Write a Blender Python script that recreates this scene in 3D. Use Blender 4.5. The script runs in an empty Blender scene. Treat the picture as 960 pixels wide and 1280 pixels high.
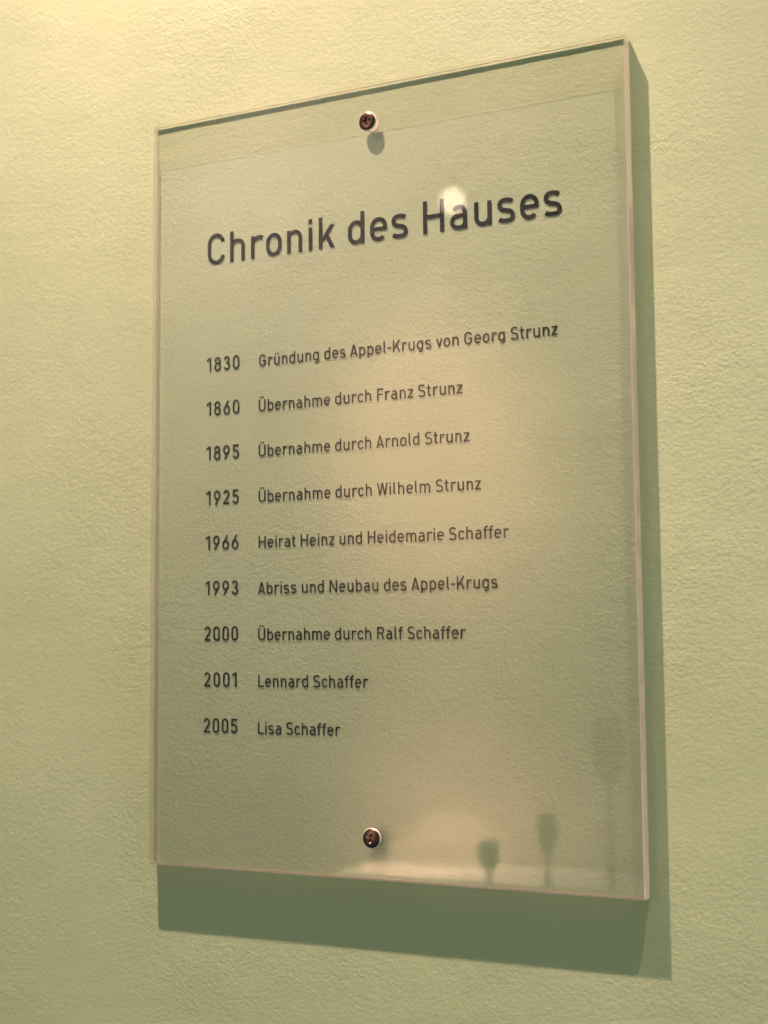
import bpy, math, random
from mathutils import Vector, Matrix
from mathutils.geometry import delaunay_2d_cdt
from mathutils.bvhtree import BVHTree
random.seed(7)
S = 400.0         # scene units per metre: a close-up of a small sign, one unit is 2.5 mm (unit_settings says so too)
MM = 0.001 * S
sc = bpy.context.scene
sc.unit_settings.scale_length = 1 / S
C = sc.collection

# ------------------------------------------------------------------ camera
cd = bpy.data.cameras.new('camera')
cam = bpy.data.objects.new('camera', cd); C.objects.link(cam)
rx = Vector((0.90096644, 0.43381674, -0.00790654))
dn = Vector((-0.04681198, 0.0790724, -0.99576915))
fw = Vector((-0.43135614, 0.8975247, 0.0915494))
m = Matrix((rx, -dn, -fw)).transposed().to_4x4()
m.translation = Vector((228.93, -466.65, -63.18)) * MM
cam.matrix_world = m
cd.sensor_fit = 'VERTICAL'; cd.sensor_height = 24; cd.lens = 1752.66 / 1280 * 24
cd.clip_start = 0.02 * S; cd.clip_end = 50 * S
cd.dof.use_dof = True; cd.dof.focus_distance = 0.520 * S
cd.dof.aperture_fstop = cd.lens / (4.0 * S)
sc.camera = cam

# ------------------------------------------------------------------ world (dim indoor fill)
w = bpy.data.worlds.new('World'); sc.world = w; w.use_nodes = True
bg = w.node_tree.nodes['Background']
bg.inputs[0].default_value = (0.28, 1.0, 0.78, 1); bg.inputs[1].default_value = 0.13

sc.view_settings.view_transform = 'Standard'; sc.view_settings.look = 'None'
sc.view_settings.exposure = 0.14; sc.view_settings.gamma = 1
cy = sc.cycles
cy.max_bounces = 48; cy.transmission_bounces = 48; cy.glossy_bounces = 32
cy.diffuse_bounces = 4; cy.transparent_max_bounces = 32
cy.caustics_refractive = True; cy.caustics_reflective = True
cy.sample_clamp_indirect = 6; cy.blur_glossy = 0.3
cy.use_denoising = True

# ------------------------------------------------------------------ lamps over the sign, and an added edge fill
def aim(o, p, t):
    o.location = Vector(p) * S
    o.rotation_euler = (Vector(t) - Vector(p)).to_track_quat('-Z', 'Y').to_euler()
def spot(name, p, t, power, size, blend, col, rad):
    l = bpy.data.lights.new(name, 'SPOT'); l.energy = power * S * S; l.spot_size = math.radians(size); l.spot_blend = blend
    l.color = col; l.shadow_soft_size = rad * S
    o = bpy.data.objects.new(name, l); C.objects.link(o); aim(o, p, t)
    l.cycles.is_caustics_light = True
    return o
WARM = (1.0, 0.675, 0.50)
spot('spot_over_sign', (-0.140, -0.212, 0.790), (-0.03, 0.0, -0.40), 90.0, 56, 1.0, (1.0, 0.625, 0.475), 0.007)
spot('spot_right_of_sign', (0.270, -0.212, 0.790), (0.235, 0.0, -0.14), 25.0, 44, 1.0, (1.0, 0.70, 0.52), 0.005)
al = bpy.data.lights.new('edge_fill', 'AREA'); al.shape = 'DISK'; al.size = 0.8 * S; al.energy = 9.0 * S * S; al.color = (1.0, 0.72, 0.60)  # unseen soft light, added to brighten the edges of the sheet
ao = bpy.data.objects.new('edge_fill', al); C.objects.link(ao); aim(ao, (1.75, -0.46, -0.62), (0.0, 0.0, 0.0))

# ------------------------------------------------------------------ node helpers
def mat(name):
    m = bpy.data.materials.new(name); m.use_nodes = True
    nt = m.node_tree; nt.nodes.clear()
    out = nt.nodes.new('ShaderNodeOutputMaterial')
    return m, nt, out
def N(nt, t, **kw):
    n = nt.nodes.new(t)
    for k, v in kw.items():
        if k in n.inputs: n.inputs[k].default_value = v
        else: setattr(n, k, v)
    return n
def principled(name, col, rough, metal=0.0, **kw):
    m, nt, out = mat(name)
    b = N(nt, 'ShaderNodeBsdfPrincipled'); b.inputs['Base Color'].default_value = (*col, 1)
    b.inputs['Roughness'].default_value = rough; b.inputs['Metallic'].default_value = metal
    for k, v in kw.items(): b.inputs[k].default_value = v
    nt.links.new(b.outputs[0], out.inputs[0])
    return m

# wall: rough rolled plaster under pale green paint
wallm, nt, out = mat('painted_plaster')
L = nt.links.new
b = N(nt, 'ShaderNodeBsdfPrincipled'); b.inputs['Roughness'].default_value = 0.62
b.inputs['Specular IOR Level'].default_value = 0.25
tc = N(nt, 'ShaderNodeTexCoord')
mp = N(nt, 'ShaderNodeMapping'); mp.inputs['Scale'].default_value = (1 / S, 1 / S, 1.25 / S)
L(tc.outputs['Object'], mp.inputs[0])
def noise(scale, detail, rough, dist=0.0, vec=None, lac=2.0):
    n = N(nt, 'ShaderNodeTexNoise'); n.inputs['Scale'].default_value = scale; n.inputs['Detail'].default_value = detail
    n.inputs['Roughness'].default_value = rough; n.inputs['Distortion'].default_value = dist; n.inputs['Lacunarity'].default_value = lac
    L((vec or mp).outputs[0], n.inputs['Vector']); return n
def ramp(src, p0, p1, v0=0.0, v1=1.0):
    r = N(nt, 'ShaderNodeMapRange'); r.inputs[1].default_value = p0; r.inputs[2].default_value = p1
    r.inputs[3].default_value = v0; r.inputs[4].default_value = v1
    r.interpolation_type = 'SMOOTHSTEP'
    L(src, r.inputs[0]); return r
def mth(op, a, bb):
    n = N(nt, 'ShaderNodeMath', operation=op)
    for i, v in enumerate((a, bb)):
        if isinstance(v, (int, float)): n.inputs[i].default_value = v
        else: L(v, n.inputs[i])
    return n
n_big = noise(28, 3, 0.5, 0.3)            # trowel waves, centimetres
n_mid = noise(260, 4, 0.6, 0.25)          # roller stipple, ~6 mm
n_fine = noise(720, 4, 0.65, 0.2)         # grain, ~1.5 mm
n_ridge = noise(120, 5, 0.6, 0.9)          # thin ridges
rd = mth('ABSOLUTE', mth('SUBTRACT', n_ridge.outputs[0], 0.5).outputs[0], 0)
ridge = ramp(rd.outputs[0], 0.0, 0.035, 1.0, 0.0)
mask = ramp(noise(40, 2, 0.5).outputs[0], 0.50, 0.68)
ridge = mth('MULTIPLY', ridge.outputs[0], mask.outputs[0])
vor = N(nt, 'ShaderNodeTexVoronoi'); vor.inputs['Scale'].default_value = 150; L(mp.outputs[0], vor.inputs['Vector'])
crumb = ramp(vor.outputs['Distance'], 0.05, 0.22, 1.0, 0.0)
cm = ramp(noise(55, 2, 0.5).outputs[0], 0.60, 0.66)
crumb = mth('MULTIPLY', crumb.outputs[0], cm.outputs[0])
h = mth('ADD', mth('MULTIPLY', n_big.outputs[0], 0.42).outputs[0], mth('MULTIPLY', n_mid.outputs[0], 0.13).outputs[0])
h = mth('ADD', h.outputs[0], mth('MULTIPLY', n_fine.outputs[0], 0.23).outputs[0])
h = mth('ADD', h.outputs[0], mth('MULTIPLY', ridge.outputs[0], 0.035).outputs[0])
h = mth('ADD', h.outputs[0], mth('MULTIPLY', crumb.outputs[0], 0.07).outputs[0])
bp = N(nt, 'ShaderNodeBump'); bp.inputs['Strength'].default_value = 1.0; bp.inputs['Distance'].default_value = 0.0009 * S
vary = ramp(noise(9, 3, 0.55).outputs[0], 0.30, 0.70, 0.55, 1.25)
L(mth('MULTIPLY', h.outputs[0], vary.outputs[0]).outputs[0], bp.inputs['Height']); L(bp.outputs[0], b.inputs['Normal'])
cmix = N(nt, 'ShaderNodeMix', data_type='RGBA')
cmix.inputs[6].default_value = (0.40, 0.495, 0.33, 1); cmix.inputs[7].default_value = (0.43, 0.525, 0.365, 1)
L(ramp(noise(12, 5, 0.6).outputs[0], 0.3, 0.7).outputs[0], cmix.inputs[0]); L(cmix.outputs[2], b.inputs['Base Color'])
L(b.outputs[0], out.inputs[0])

# acrylic: clear faces
acr, nt, out = mat('clear_acrylic'); L = nt.links.new
g = N(nt, 'ShaderNodeBsdfGlass'); g.inputs['IOR'].default_value = 1.45; g.inputs['Roughness'].default_value = 0.0
g.inputs['Color'].default_value = (0.99, 0.995, 0.995, 1)
L(g.outputs[0], out.inputs[0])
# unbent clear stand-in, passes lamp light straight where acrylic would block it
def clear(name, t, haze=0.0):
    m_, nt, out = mat(name); L = nt.links.new
    tp = N(nt, 'ShaderNodeBsdfTransparent'); tp.inputs[0].default_value = (t, t, t * .99, 1)
    gl = N(nt, 'ShaderNodeBsdfGlossy'); gl.inputs['Roughness'].default_value = 0.02
    fr = N(nt, 'ShaderNodeFresnel'); fr.inputs[0].default_value = 1.15
    mx = N(nt, 'ShaderNodeMixShader'); L(tp.outputs[0], mx.inputs[1]); L(gl.outputs[0], mx.inputs[2])
    mx.inputs[0].default_value = 0.03
    if not haze: L(fr.outputs[0], mx.inputs[0])
    if haze:  # pinkish haze colour imitates warm light glowing in the edges
        df = N(nt, 'ShaderNodeBsdfTranslucent'); df.inputs[0].default_value = (.95, .80, .70, 1)
        d2 = N(nt, 'ShaderNodeBsdfDiffuse'); d2.inputs[0].default_value = (.92, .78, .68, 1)
        a_ = N(nt, 'ShaderNodeMixShader'); L(df.outputs[0], a_.inputs[1]); L(d2.outputs[0], a_.inputs[2])
        b2 = N(nt, 'ShaderNodeMixShader'); b2.inputs[0].default_value = haze; L(mx.outputs[0], b2.inputs[1]); L(a_.outputs[0], b2.inputs[2]); mx = b2
    L(mx.outputs[0], out.inputs[0])
    return m_
back_pass = clear('unbent_clear_back', 0.96); edge_pass = clear('unbent_clear_top', 0.95, 0.10); left_pass = clear('unbent_clear_left', 0.97, 0.30); frost = clear('frosted_chamfer', 0.97, 0.85)
# sawn and polished rim; pinkish haze colour imitates light guided through the sheet
rim, nt, out = mat('sawn_acrylic_rim'); L = nt.links.new
g = N(nt, 'ShaderNodeBsdfGlass'); g.inputs['IOR'].default_value = 1.49; g.inputs['Roughness'].default_value = 0.015
tr = N(nt, 'ShaderNodeBsdfTranslucent'); tr.inputs[0].default_value = (0.98, 0.84, 0.75, 1)
df = N(nt, 'ShaderNodeBsdfDiffuse'); df.inputs[0].default_value = (0.97, 0.83, 0.75, 1)
m1 = N(nt, 'ShaderNodeMixShader'); m1.inputs[0].default_value = 0.8
L(tr.outputs[0], m1.inputs[1]); L(df.outputs[0], m1.inputs[2])
m2 = N(nt, 'ShaderNodeMixShader'); m2.inputs[0].default_value = 0.58
L(g.outputs[0], m2.inputs[1]); L(m1.outputs[0], m2.inputs[2]); L(m2.outputs[0], out.inputs[0])

ink = principled('black_print', (0.006, 0.008, 0.013), 0.5)
chrome = principled('dark_nickel', (0.13, 0.085, 0.075), 0.32, 1.0)
nylon = principled('white_nylon', (0.80, 0.74, 0.68), 0.45)

# ------------------------------------------------------------------ mesh helpers
def mesh_obj(name, verts, faces, material, parent=None, smooth=False, mats=None, midx=None):
    me = bpy.data.meshes.new(name); me.from_pydata([tuple(v) for v in verts], [], faces); me.update()
    for mm_ in (mats or [material]): me.materials.append(mm_)
    if midx:
        for p, i in zip(me.polygons, midx): p.material_index = i
    if smooth: me.shade_smooth()
    o = bpy.data.objects.new(name, me); C.objects.link(o)
    if parent: o.parent = parent
    return o
def empty(name, loc=(0, 0, 0)):
    o = bpy.data.objects.new(name, None); C.objects.link(o); o.location = loc; o.empty_display_size = 0.02; return o
def tag(o, label=None, cat=None, group=None, kind=None):
    for k, v in (('label', label), ('category', cat), ('group', group), ('kind', kind)):
        if v: o[k] = v
    return o
def lathe(profile, n=40, axis='Y', c=(0, 0, 0)):
    """profile: (radius, along) pairs; spins round the axis"""
    vs, fs = [], []
    for r, a in profile:
        for i in range(n):
            t = 2 * math.pi * i / n
            p = (r * math.cos(t), a, r * math.sin(t)) if axis == 'Y' else (r * math.cos(t), r * math.sin(t), a)
            vs.append((p[0] + c[0], p[1] + c[1], p[2] + c[2]))
    for k in range(len(profile) - 1):
        for i in range(n):
            j = (i + 1) % n
            f = (k * n + i, k * n + j, (k + 1) * n + j, (k + 1) * n + i)
            fs.append(f if axis == 'Y' else f)
    fs.append(tuple(range(n))[::-1]); fs.append(tuple(range((len(profile) - 1) * n, len(profile) * n)))
    return vs, fs
def fix_normals(o):
    import bmesh
    bm = bmesh.new(); bm.from_mesh(o.data); bmesh.ops.recalc_face_normals(bm, faces=bm.faces); bm.to_mesh(o.data); bm.free(); return o

# ------------------------------------------------------------------ the wall
T = 6.0; GAP = 0.20; WALL = (T + GAP) * MM
x0, x1, z0, z1 = -1.4 * S, 0.7 * S, -0.9 * S, 0.9 * S
wall = mesh_obj('wall', [(x0, WALL, z0), (x1, WALL, z0), (x1, WALL, z1), (x0, WALL, z1),
                         (x0, WALL + .12 * S, z0), (x1, WALL + .12 * S, z0), (x1, WALL + .12 * S, z1), (x0, WALL + .12 * S, z1)],
                [(0, 1, 2, 3), (5, 4, 7, 6), (4, 0, 3, 7), (1, 5, 6, 2), (3, 2, 6, 7), (4, 5, 1, 0)], wallm)
tag(wall, kind='structure'); wall['label'] = 'pale green painted rough plaster wall'
wall.cycles.is_caustics_receiver = True

# ------------------------------------------------------------------ lettering: strokes of even weight
SW = 0.133
def arc(cx, cy, rx, ry, a0, a1, n=14):
    return [(cx + rx * math.cos(math.radians(a0 + (a1 - a0) * i / n)), cy + ry * math.sin(math.radians(a0 + (a1 - a0) * i / n))) for i in range(n + 1)]
def bez(ps, n=10):
    out = [ps[0]]
    for k in range(0, len(ps) - 1, 3):
        a, b_, c_, d = ps[k:k + 4]
        for i in range(1, n + 1):
            t = i / n; u = 1 - t
            out.append(tuple(u**3 * a[j] + 3 * u*u*t * b_[j] + 3 * u*t*t * c_[j] + t**3 * d[j] for j in (0, 1)))
    return out
def stroke(path, w=SW, closed=False):
    """quads along a centre line"""
    P = [Vector(p) for p in path]
    Q = [P[0]]
    for p in P[1:]:
        if (p - Q[-1]).length > 1e-5: Q.append(p)
    if closed and (Q[0] - Q[-1]).length < 1e-5: Q.pop()
    P = Q; n = len(P); Ls, Rs = [], []
    for i in range(n):
        if closed: a, c_ = P[i - 1], P[(i + 1) % n]
        else: a, c_ = P[max(i - 1, 0)], P[min(i + 1, n - 1)]
        d1 = (P[i] - a); d2 = (c_ - P[i])
        if d1.length < 1e-9: d1 = d2
        if d2.length < 1e-9: d2 = d1
        d1.normalize(); d2.normalize()
        n1 = Vector((-d1.y, d1.x)); n2 = Vector((-d2.y, d2.x)); mt = (n1 + n2)
        mt.normalize(); k = min(1 / max(mt.dot(n1), 0.3), 2.5)
        Ls.append(P[i] + mt * (w / 2 * k)); Rs.append(P[i] - mt * (w / 2 * k))
    polys = []
    for i in range(n if closed else n - 1):
        j = (i + 1) % n; d = P[j] - P[i]; l0, l1, r0, r1 = Ls[i].copy(), Ls[j].copy(), Rs[i].copy(), Rs[j].copy()
        if (l1 - l0).dot(d) <= 1e-6: l0 = l1 = (l0 + l1) / 2
        if (r1 - r0).dot(d) <= 1e-6: r0 = r1 = (r0 + r1) / 2
        polys.append([p for p, keep in ((l0, 1), (r0, 1), (r1, (r1 - r0).length > 1e-6), (l1, (l1 - l0).length > 1e-6)) if keep])
    return polys
def rect(x0, y0, x1, y1): return [[Vector((x0, y0)), Vector((x1, y0)), Vector((x1, y1)), Vector((x0, y1))]]
def diag(xa, ya, xb, yb, w=SW):
    """slanted stroke cut level at both ends; xa, xb are centre positions"""
    hw = w / 2 * math.hypot(xb - xa, yb - ya) / abs(yb - ya)
    return [[Vector((xa - hw, ya)), Vector((xa + hw, ya)), Vector((xb + hw, yb)), Vector((xb - hw, yb))]]
c = SW / 2; XH = 0.735; OV = 0.008
def race(x0, x1, y0, y1, ry):
    """closed upright oval with straight flanks"""
    cx, r = (x0 + x1) / 2, (x1 - x0) / 2
    return stroke(arc(cx, y1 - ry, r, ry, 0, 180, 20) + arc(cx, y0 + ry, r, ry, 180, 360, 20), closed=True)
def bowl(W, y0=0, y1=XH, ry=.235): return race(c, W - c, y0 + c - OV, y1 - c + OV, ry)
def arch(x0, x1, top, ry=.20, foot=0): return stroke([(x0, top - c - ry - .03)] + arc((x0 + x1) / 2, top - c + OV - ry, (x1 - x0) / 2, ry, 180, 0, 18) + [(x1, foot)])
def ess(W, H, e=.0):
    t, bt = H - c + OV, c - OV; X = lambda f: c + f * (W - 2 * c)
    mid = H * .508; ut = H * .735; lb = H * .26
    return stroke(bez([(X(.96), H * .835), (X(.85), t - .02), (X(.68), t), (X(.48), t), (X(.2), t), (X(.02), H * .87), (X(.02), ut), (X(.02), H * .60), (X(.15), mid + .035 * H),
                       (X(.45), mid), (X(.84), mid - .045 * H), (X(1), H * .40), (X(1), lb), (X(1), H * .10), (X(.8), bt), (X(.5), bt), (X(.27), bt), (X(.12), bt + .02), (X(-.03), H * .155)]))
def cee(W, H, ry, a=14): 
    cx, r = W / 2 + .005, W / 2 - c
    return stroke(arc(cx, H - c + OV - ry, r, ry, a, 180, 20) + arc(cx, c - OV + ry, r, ry, 180, 360 - a, 20))
def umlaut(W, y): return rect(W / 2 - .19, y, W / 2 - .05, y + .14) + rect(W / 2 + .05, y, W / 2 + .19, y + .14)
def glyph(ch):
    if ch == 'C': return .655, cee(.655, 1, .29)
    if ch == 'c': return .52, cee(.54, XH, .235, 22)
    if ch == 'G':
        W = .67; cx, r = W / 2, W / 2 - c
        return W, stroke(arc(cx, 1 - c + OV - .27, r, .27, 20, 180, 20) + arc(cx, c - OV + .29, r, .29, 180, 360, 20) + [(W - c, .47), (W * .50, .47)])
    if ch == 'h': return .55, rect(0, 0, SW, 1) + arch(c, .55 - c, XH)
    if ch == 'n': return .54, rect(0, 0, SW, XH) + arch(c, .54 - c, XH)
    if ch == 'm': return .90, rect(0, 0, SW, XH) + arch(c, .45, XH) + arch(.45, .90 - c, XH)
    if ch == 'r': return .435, rect(0, 0, SW, XH) + stroke([(c, .40)] + arc(.295, XH - c + OV - .20, .225, .20, 180, 52, 14))
    if ch == 'o': return .565, bowl(.565)
    if ch == 'i': return SW, rect(0, 0, SW, XH) + rect(0, .85, SW, 1)
    if ch == 'l': return .26, stroke([(c, 1), (c, .22)] + arc(c + .15, .22, .15, .22 - c, 180, 262, 8))
    if ch == 'k': return .585, rect(0, 0, SW, 1) + diag(.115, .235, .475, XH) + diag(.49, 0, .27, .43)
    if ch == 'd': return .565, bowl(.565) + rect(.565 - SW, 0, .565, 1)
    if ch == 'b': return .565, bowl(.565) + rect(0, 0, SW, 1)
    if ch == 'p': return .565, bowl(.565) + rect(0, -.21, SW, XH)
    if ch == 'g': return .565, bowl(.565) + stroke([(.565 - c, XH), (.565 - c, .02)] + arc(.565 / 2, 0, .565 / 2 - c, .16, 0, -112, 14))
    if ch == 'e':
        W = .57; cx, r = W / 2, W / 2 - c
        return W, rect(c, .375 - .06, W - c, .375 + .06) + stroke([(W - c, .375 - .06)] + arc(cx, XH - c + OV - .235, r, .235, 0, 180, 20) + arc(cx, c - OV + .235, r, .235, 180, 318, 16))
    if ch == 's': return .545, ess(.545, XH)
    if ch == 'S': return .64, ess(.64, 1)
    if ch == 'H': return .68, rect(0, 0, SW, 1) + rect(.68 - SW, 0, .68, 1) + rect(SW - .02, .445, .70 - SW, .575)
    if ch == 'a':
        W = .545
        return W, stroke([(W - c, 0), (W - c, XH - c + OV - .20)] + arc(W / 2 + .01, XH - c + OV - .20, W / 2 - c - .01, .20, 0, 146, 14)) + \
            stroke([(W - c, .415), (.25, .415)] + arc(.25, .415 - .18, .25 - c, .18, 90, 180, 8) + arc(.25, c - OV + .175, .25 - c, .175, 180, 270, 8) + [(.31, c - OV)] + arc(.31, c - OV + .15, W - c - .31, .15, 270, 345, 6))
    if ch in 'uü':
        W = .545; g_ = rect(W - SW, 0, W, XH) + stroke([(c, XH)] + arc(W / 2, c - OV + .20, W / 2 - c, .20, 180, 360, 18) + [(W - c, .35)])
        return W, g_ + (umlaut(W, .855) if ch == 'ü' else [])
    if ch in 'UÜ':
        W = .66; g_ = stroke([(c, 1)] + arc(W / 2, c - OV + .27, W / 2 - c, .27, 180, 360, 20) + [(W - c, 1)])
        return W, g_ + (umlaut(W, 1.11) if ch == 'Ü' else [])
    if ch == 'v': return .56, diag(.075, XH, .28, 0) + diag(.485, XH, .28, 0)
    if ch == 'z': return .50, rect(.02, XH - .13, .50, XH) + rect(0, 0, .50, .13) + diag(.09, .10, .41, XH - .10)
    if ch == 't': return .39, stroke([(.17, .95), (.17, .22)] + arc(.17 + .15, .22, .15, .22 - c, 180, 268, 8) + [(.38, c)]) + rect(0, XH - .125, .37, XH)
    if ch == 'f': return .40, stroke([(.17, 0), (.17, .79)] + arc(.17 + .15, .79, .15, .21 - c, 180, 92, 8) + [(.40, 1 - c)]) + rect(0, XH - .125, .36, XH)
    if ch == 'A': return .70, diag(.075, 0, .35, 1) + diag(.625, 0, .35, 1) + rect(.15, .20, .55, .33)
    if ch == 'F': return .58, rect(0, 0, SW, 1) + rect(.1, 1 - .135, .58, 1) + rect(.1, .44, .52, .57)
    if ch == 'K': return .69, rect(0, 0, SW, 1) + diag(.115, .30, .59, 1) + diag(.60, 0, .31, .60)
    if ch == 'L': return .56, rect(0, 0, SW, 1) + rect(.1, 0, .56, .135)
    if ch == 'N': return .70, rect(0, 0, SW, 1) + rect(.70 - SW, 0, .70, 1) + diag(.085, 1, .615, 0)
    if ch == 'R': return .66, rect(0, 0, SW, 1) + stroke([(.1, 1 - c), (.35, 1 - c)] + arc(.355, 1 - c - .215, .645 - c - .355, .215, 90, -90, 14) + [(.1, 1 - c - .43)]) + diag(.575, 0, .38, .54)
    if ch == 'W': return .98, diag(.075, 1, .27, 0) + diag(.49, 1, .27, 0) + diag(.49, 1, .71, 0) + diag(.905, 1, .71, 0)
    if ch == '-': return .31, rect(0, .33, .31, .46)
    if ch == '0': return .53, race(c, .53 - c, c - OV, 1 - c + OV, .23)
    if ch == '1': return .36, rect(.36 - SW, 0, .36, 1) + [[Vector((0, .70)), Vector((.36 - SW + .01, .845)), Vector((.36 - SW + .01, 1)), Vector((0, .855))]]
    if ch == '2': return .52, stroke(arc(.26, 1 - c + OV - .235, .26 - c, .235, 172, -22, 20) + [(c + .04, c + .04)]) + rect(0, 0, .52, .135)
    if ch == '3': return .53, stroke(arc(.26, 1 - c + OV - .205, .25 - c, .205, 165, -72, 20) + [(.22, .535)]) + stroke([(.22, .535)] + arc(.265, .535 - .235, .265 - c, .235, 80, -168, 22))
    if ch == '5': return .53, rect(.03, 1 - .135, .50, 1) + stroke([(.10, .97), (.085, .50)], .13) + stroke([(.085, .545)] + arc(.255, .60 - .27, .275 - c, .265, 118, -160, 24))
    if ch in '68': pass
    if ch == '6': return .54, race(c, .54 - c, c - OV, .60, .235) + diag(.395, 1, .11, .45)
    if ch == '9': return .54, race(c, .54 - c, .40, 1 - c + OV, .235) + diag(.145, 0, .43, .55)
    if ch == '8': return .54, race(c, .54 - c, c - OV, .545, .215) + race(c + .02, .52 - c, .545, 1 - c + OV, .19)
    raise KeyError(ch)
ROUND = {'C': (1, 1), 'c': (1, 2), 'G': (1, 0), 'o': (1, 1), 'e': (1, 1), 's': (2, 1), 'S': (2, 1), 'd': (1, 0), 'g': (1, 0), 'b': (0, 1), 'p': (0, 1), 'a': (1, 0),
         'r': (0, 3), 'k': (0, 3), 'K': (0, 3), 'v': (3, 3), 'z': (2, 2), 't': (3, 2), 'f': (3, 3), 'l': (0, 2), 'A': (3, 3), 'L': (0, 3), 'F': (0, 3), 'W': (3, 3), 'R': (0, 2),
         '0': (1, 1), '1': (3, 0), '2': (2, 1), '3': (2, 1), '5': (1, 1), '6': (1, 1), '8': (1, 1), '9': (1, 1), '-': (2, 2)}
SIDE = [.105, .072, .055, .028]
SPACE = .31
def text_mesh(name, txt, xl, xr, base, cap, parent, y):
    """set txt so its ink runs from xl to xr (mm); tracking takes up the difference"""
    items, pen, gaps, word = [], 0.0, 0, 0
    for i, ch in enumerate(txt):
        if ch == ' ': pen += SPACE; word += 1; continue
        l, r = ROUND.get(ch, (0, 0)); Wd, polys = glyph(ch)
        if items: pen += SIDE[l]; gaps += 1
        items.append((pen, gaps, polys, word)); end = pen + Wd; pen = end + SIDE[r]
    track = ((xr - xl) / cap - end) / max(gaps, 1)
    words = [([], []) for _ in range(word + 1)]
    for px, gi, polys, wi in items:
        verts, faces = words[wi]
        vs, fs = [], []
        for p in polys:
            a = sum(p[k].x * p[(k + 1) % len(p)].y - p[(k + 1) % len(p)].x * p[k].y for k in range(len(p)))
            if abs(a) < 1e-7: continue
            q = p if a > 0 else p[::-1]
            fs.append(list(range(len(vs), len(vs) + len(p)))); vs += q
        v2, e2, f2, ov, oe, of = delaunay_2d_cdt(vs, [], fs, 0, 1e-6)
        f2 = [f for f, o_ in zip(f2, of) if o_]
        # front sheet and back sheet joined by the outline
        cnt = {}
        for f in f2:
            for k in range(len(f)):
                e = (f[k], f[(k + 1) % len(f)]); cnt[e] = cnt.get(e, 0) + 1
        b0 = len(verts); nv = len(v2)
        for dy in (0.0, 0.03):
            for v in v2: verts.append(((xl + (px + gi * track + v.x) * cap) * MM, (y + dy) * MM, (base + v.y * cap) * MM))
        for f in f2:
            faces.append([b0 + k for k in f]); faces.append([b0 + nv + k for k in f][::-1])
        for (a_, b_), n_ in cnt.items():
            if (b_, a_) not in cnt: faces.append([b0 + b_, b0 + a_, b0 + nv + a_, b0 + nv + b_])
    out_ = []
    for (verts, faces), t in zip(words, txt.split()):
        o = mesh_obj(name, verts, faces, ink, parent); o['label'] = 'printed black "%s" in the line "%s"' % (t, txt) if word else 'printed black "%s"' % t
        out_.append(o)
    return out_

# ------------------------------------------------------------------ the plaque
plaque = empty('wall_plaque', (0, WALL, 0))
tag(plaque, 'clear acrylic plaque with black lettering, screwed to the green plaster wall', 'plaque')
off = Vector((0, -WALL, 0))
sx, sz, bv = 100 * MM, 150 * MM, 0.35 * MM
# slab with narrow chamfers; the sawn rim wanders by a tenth of a millimetre
def slab():
    ring = []
    nx, nz = 44, 66
    def side(a, b_, n): return [a.lerp(b_, i / n) for i in range(n)]
    ROW = 131.8
    c4 = [Vector((-sx, -sz)), Vector((sx, -sz)), Vector((sx, sz)), Vector((-sx, sz))]
    base = side(c4[0], c4[1], nx) + side(c4[1], c4[2], nz) + side(c4[2], c4[3], nx) + side(c4[3], c4[0], nz)
    n = len(base)
    row = min(range(nz + 1), key=lambda i: abs(base[nx + i].y - ROW * MM))
    base[nx + row].y = ROW * MM; base[2 * nx + nz + (nz - row)].y = ROW * MM
    verts = []; lev = [(-bv, 0.0), (0.0, bv), (0.0, (T - 0.85) * MM), (0.0, T * MM - bv), (-bv, T * MM)]
    for inset, y in lev:
        for i, p in enumerate(base):
            jx = random.uniform(-1, .4) * .09 * MM if inset == 0 else 0
            q = Vector((p.x, p.y))
            if inset < 0 and y == 0 and p.y < -sz + 1e-6: inset_z = 2.6 * inset
            elif inset < 0 and y == 0 and p.y > sz - 1e-6: inset_z = 0.3 * inset
            else: inset_z = inset
            k = 1 + (inset + jx) / sx if abs(abs(p.x) - sx) < 1e-9 else 1
            kz = 1 + (inset_z + jx) / sz if abs(abs(p.y) - sz) < 1e-9 else 1
            verts.append((q.x * k, y, q.y * kz))
    faces, mi = [], []
    top = range(nx + nz, 2 * nx + 2 * nz)      # upper and left edge: front part made to pass lamp light straight through
    for l in range(4):
        for i in range(n):
            j = (i + 1) % n; faces.append((l * n + i, (l + 1) * n + i, (l + 1) * n + j, l * n + j)); mi.append(4 if l == 0 and (i < nx or i >= 2 * nx + nz) else (5 if i >= 2 * nx + nz else 2) if i in top and l < 2 else 1)
    # the two clear sheets keep their own corners, so that their shading stays dead flat
    def corner(l, i): return verts[l * n + i]
    def add(ps, m_):
        k = len(verts); verts.extend(ps); faces.append(tuple(range(k, k + len(ps)))); mi.append(m_)
    add([corner(0, i) for i in (0, nx, nx + nz, 2 * nx + nz)], 0)
    ra, rb = nx + row, 2 * nx + nz + (nz - row)          # back sheet split; upper and left fields made to pass lamp light unbent
    cx_ = -98.45 * MM; p = [corner(4, i) for i in (0, nx, ra, rb, nx + nz, 2 * nx + nz)]
    lo, mi_ = (cx_, p[0][1], p[0][2]), (cx_, p[0][1], p[3][2])
    add([lo, p[1], p[2], mi_][::-1], 0)
    add([p[0], lo, mi_, p[3]][::-1], 3)
    add([p[3], mi_, p[2], p[4], p[5]][::-1], 3)
    return verts, faces, mi
v, f, mi = slab()
panel = mesh_obj('acrylic_panel', v, f, acr, plaque, mats=[acr, rim, edge_pass, back_pass, frost, left_pass], midx=mi)
panel.location = off
for p in panel.data.polygons: p.use_smooth = p.index >= len(panel.data.polygons) - 4
panel.cycles.is_caustics_caster = True; panel.cycles.is_caustics_receiver = True

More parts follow.
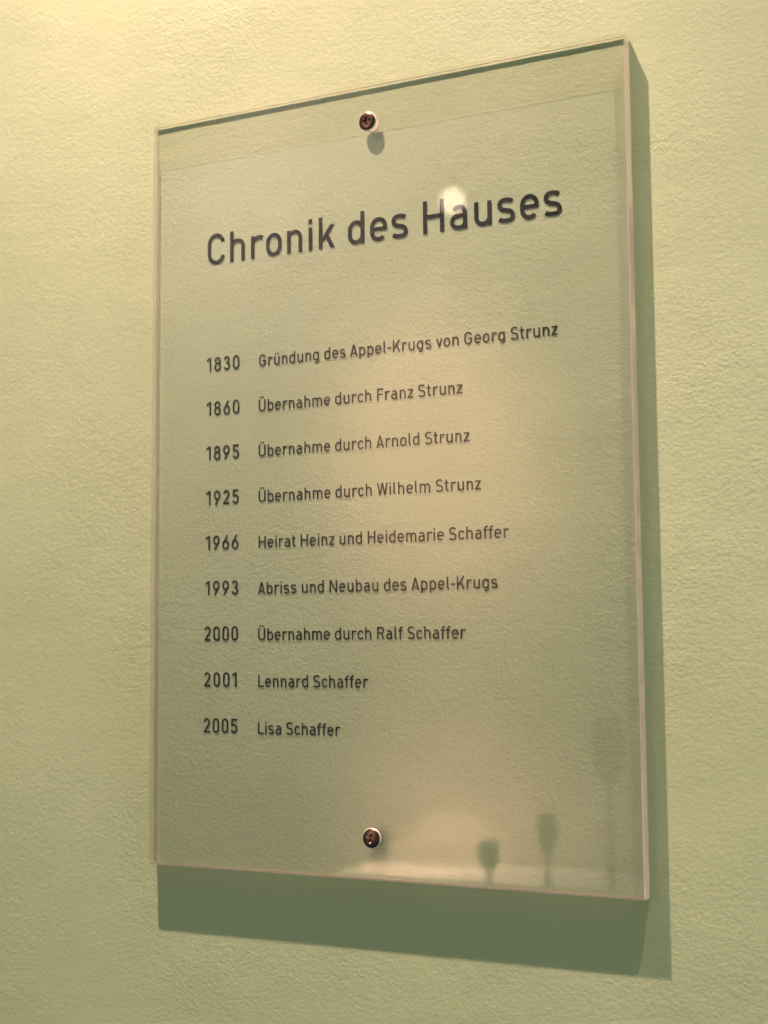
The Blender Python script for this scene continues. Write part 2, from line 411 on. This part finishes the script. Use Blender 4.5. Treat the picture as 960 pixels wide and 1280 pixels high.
TY = T - 0.04
def text_part(name, txt, xl, xr, base, cap):
    for o in text_mesh(name, txt, xl, xr, base, cap, plaque, TY): o.location = off
LINES = [('1830', 'Gründung des Appel-Krugs von Georg Strunz'), ('1860', 'Übernahme durch Franz Strunz'), ('1895', 'Übernahme durch Arnold Strunz'),
         ('1925', 'Übernahme durch Wilhelm Strunz'), ('1966', 'Heirat Heinz und Heidemarie Schaffer'), ('1993', 'Abriss und Neubau des Appel-Krugs'),
         ('2000', 'Übernahme durch Ralf Schaffer'), ('2001', 'Lennard Schaffer'), ('2005', 'Lisa Schaffer')]
EXT = [(ya, yb, 44.95 - 17.93 * i, ta, tb) for i, (ya, yb, ta, tb) in enumerate([
    (-75.6, -60.4, -51.3, 72.0), (-75.6, -60.4, -51.5, 35.1), (-75.7, -60.5, -51.5, 37.6), (-75.7, -60.55, -51.5, 41.8), (-75.9, -60.75, -51.5, 52.3),
    (-76.0, -60.8, -51.8, 47.7), (-76.3, -60.85, -51.7, 35.1), (-76.4, -61.45, -51.7, -4.3), (-76.5, -61.0, -51.8, -16.1)])]
text_part('heading_word', 'Chronik des Hauses', -75.46, 74.5, 88.6, 12.6)
for (yr, tx), (ya, yb, bs, ta, tb) in zip(LINES, EXT):
    text_part('year_number', yr, ya, yb, bs, 5.65)
    text_part('entry_word', tx, ta, tb, bs, 4.7)

# a few flecks of dust caught on the front of the sheet
vs, fs = [], []
for k in range(34):
    x, z = random.uniform(-96, 96), random.uniform(-146, 146); rr = random.uniform(.05, .16) * (1.6 if k % 9 == 0 else 1); k0 = len(vs)
    vs += [((x + rr * math.cos(t) * random.uniform(.6, 1.2)) * MM, -.015 * MM, (z + rr * math.sin(t) * random.uniform(.6, 1.2)) * MM) for t in (0, 1.05, 2.1, 3.15, 4.2, 5.25)] + [(x * MM, -.07 * MM, z * MM)]
    fs += [(k0 + i, k0 + (i + 1) % 6, k0 + 6) for i in range(6)] + [tuple(k0 + i for i in range(6))[::-1]]
dust = fix_normals(mesh_obj('dust_fleck', vs, fs, principled('dust', (.72, .68, .60), .9), plaque)); dust.location = off; dust['kind'] = 'stuff'
dust['label'] = 'tiny pale specks of dust on the front of the sheet'

# ------------------------------------------------------------------ screws
def screw(x, z, turn):
    R = 3.45
    vs, fs = lathe([(R * .92, -.40), (R, -.50), (R, -.72), (R * .95, -.94), (R * .82, -1.14), (R * .6, -1.30), (R * .3, -1.39), (R * .12, -1.42)], 48)
    head = mesh_obj('mounting_screw', [Vector(p) * MM for p in vs], fs, chrome, plaque, smooth=True); fix_normals(head)
    head.location = Vector((x * MM, 0, z * MM)) + off
    # cross recess cut as real geometry
    a_, b_ = 2.05, .52
    out_ = [(b_, b_), (a_, b_ * .8), (a_, -b_ * .8), (b_, -b_), (b_ * .8, -a_), (-b_ * .8, -a_), (-b_, -b_), (-a_, -b_ * .8), (-a_, b_ * .8), (-b_, b_), (-b_ * .8, a_), (b_ * .8, a_)]
    rot = lambda p: (p[0] * math.cos(turn) - p[1] * math.sin(turn), p[0] * math.sin(turn) + p[1] * math.cos(turn))
    vs, n = [], 12
    for y, k in ((-.55, .55), (-1.9, 1.1)):
        for p in out_:
            q = rot(p); vs.append((q[0] * k * MM, y * MM, q[1] * k * MM))
    me = bpy.data.meshes.new('cut'); me.from_pydata(vs, [], [tuple(range(12)), tuple(range(12, 24))[::-1]] + [(i, i + 12, (i + 1) % 12 + 12, (i + 1) % 12) for i in range(12)])
    import bmesh
    bm = bmesh.new(); bm.from_mesh(me); bmesh.ops.recalc_face_normals(bm, faces=bm.faces); bm.to_mesh(me); bm.free()
    cut = bpy.data.objects.new('cut', me); C.objects.link(cut); cut.location = head.location; cut.parent = plaque
    md = head.modifiers.new('recess', 'BOOLEAN'); md.object = cut; md.solver = 'EXACT'
    bpy.context.view_layer.update()
    dg = bpy.context.evaluated_depsgraph_get()
    nm = bpy.data.meshes.new_from_object(head.evaluated_get(dg)); head.modifiers.clear(); head.data = nm
    bpy.data.objects.remove(cut)
    nm.shade_smooth(); nm.set_sharp_from_angle(angle=math.radians(32))
    vs, fs = lathe([(2.6, -.50), (3.62, -.46), (3.74, -.36), (3.74, -.12), (3.5, -.03)], 48)
    ws = mesh_obj('washer', [Vector(p) * MM for p in vs], fs, nylon, head, smooth=True); fix_normals(ws)
    vs, fs = lathe([(2.55, T + .03), (2.75, T + .06), (2.75, T + GAP - .02)], 48)
    pg = mesh_obj('wall_plug', [Vector(p) * MM for p in vs], fs, nylon, head, smooth=True); fix_normals(pg)
    for o_ in (ws, pg): o_.data.shade_smooth(); o_.data.set_sharp_from_angle(angle=math.radians(40))
    return head
s1 = screw(-0.9, 134.6, math.radians(6)); s1['label'] = 'upper dark cross-head screw with a pale washer'
s2 = screw(-1.2, -134.8, math.radians(-12)); s2['label'] = 'lower dark cross-head screw with a pale washer'

# ------------------------------------------------------------------ what the acrylic mirrors, about three metres behind the camera
YB = -3.0
plaster2 = principled('warm_plaster', (0.60, 0.53, 0.47), 0.8)
linen = principled('white_linen', (0.80, 0.76, 0.70), 0.8)
bottle_m = principled('green_bottle_glass', (0.03, 0.075, 0.035), 0.3)
brass = principled('brushed_brass', (0.55, 0.38, 0.18), 0.35, 1.0)
def box_obj(name, p0, p1, m, parent=None):
    (a, b_, c_), (d, e, f_) = [[v * S for v in p] for p in (p0, p1)]
    return fix_normals(mesh_obj(name, [(a, b_, c_), (d, b_, c_), (d, e, c_), (a, e, c_), (a, b_, f_), (d, b_, f_), (d, e, f_), (a, e, f_)],
                    [(0, 1, 2, 3), (4, 5, 6, 7), (0, 1, 5, 4), (1, 2, 6, 5), (2, 3, 7, 6), (3, 0, 4, 7)], m, parent))
bw = box_obj('opposite_wall', (-3.2, YB - .1, -1.5), (0.2, YB, 1.9), plaster2); tag(bw, kind='structure')
spot('spot_on_opposite_wall', (-1.32, YB + 1.9, 1.45), (-1.33, YB, .58), 2700.0, 19, 1.0, (1, .60, .37), 0.16)
spot('second_spot_on_opposite_wall', (-1.22, YB + 1.9, 1.05), (-1.25, YB, .34), 800.0, 25, 1.0, (1, .60, .37), 0.16)  # added only to lengthen the mirrored pool of light
spot('spot_over_table', (-1.26, YB + .50, 0.30), (-1.25, YB + .12, -.66), 780.0, 44, 1.0, (1, .62, .42), 0.20)
# small side table with a white cloth, and three dark green glasses on it
tb = empty('side_table', (-1.22 * S, -2.68 * S, -1.36 * S)); tag(tb, 'small side table under a white cloth, mirrored in the plaque', 'table')
def part_at(o, par): o.location = -Vector(par.location); return o
part_at(box_obj('tabletop', (-1.42, -2.96, -.665), (-.55, -2.40, -.635), linen, tb), tb)
for lx in (-1.38, -.59):
    for ly in (-2.92, -2.44): part_at(box_obj('leg', (lx - .02, ly - .02, -1.36), (lx + .02, ly + .02, -.665), brass, tb), tb)
for bx, by, cz, hh, rad, lab in ((-.985, -2.60, -.553, .040, .026, 'shortest of three dark green stemmed glasses on the side table'), (-.843, -2.60, -.495, .052, .025, 'middle-sized dark green stemmed glass on the side table'),
                              (-.695, -2.60, -.300, .085, .037, 'tallest dark green stemmed glass, at the end of the side table')):
    zb, top = -.633, cz + hh - (-.633)
    prof = [(.030, 0), (.029, .003), (.007, .010), (.006, cz - hh - zb)] + [(rad * math.sin(math.radians(t)) ** .8, cz - zb - hh * math.cos(math.radians(t))) for t in (25, 50, 75, 100, 125, 140)]
    vs, fs = lathe([(a * S, b_ * S) for a, b_ in prof], 24, 'Z')
    o = fix_normals(mesh_obj('stemmed_glass', vs, fs, bottle_m, smooth=True)); o.location = Vector((bx, by, zb)) * S
    tag(o, lab, 'glass', 'green glasses on the side table')
# glowing globe lamp hanging in the room: the round light mirrored above the heading
glow, nt, out = mat('lit_opal_glass'); em = N(nt, 'ShaderNodeEmission'); em.inputs[0].default_value = (1, .78, .58, 1); em.inputs[1].default_value = 12
nt.links.new(em.outputs[0], out.inputs[0])
gl_ = empty('pendant_lamp', Vector((-1.055, -2.6, 1.0)) * S); tag(gl_, 'small round opal pendant lamp, mirrored above the heading', 'lamp')
R_ = .031
vs, fs = lathe([(R_ * math.sin(math.radians(t)) * S, -R_ * math.cos(math.radians(t)) * S) for t in range(4, 177, 12)], 32, 'Z')
fix_normals(mesh_obj('globe', vs, fs, glow, gl_, smooth=True))
vs, fs = lathe([(.012 * S, .032 * S), (.012 * S, .06 * S), (.002 * S, .065 * S), (.002 * S, .85 * S)], 16, 'Z')
fix_normals(mesh_obj('cord', vs, fs, brass, gl_))
wide = spot('veil_fill_on_opposite_wall', (-2.2, YB + 1.0, 1.9), (-1.1, YB, -.1), 350.0, 110, 1.0, (1, .86, .77), 0.05)  # added light, lifts the mirrored wall into a pale veil on the sheet
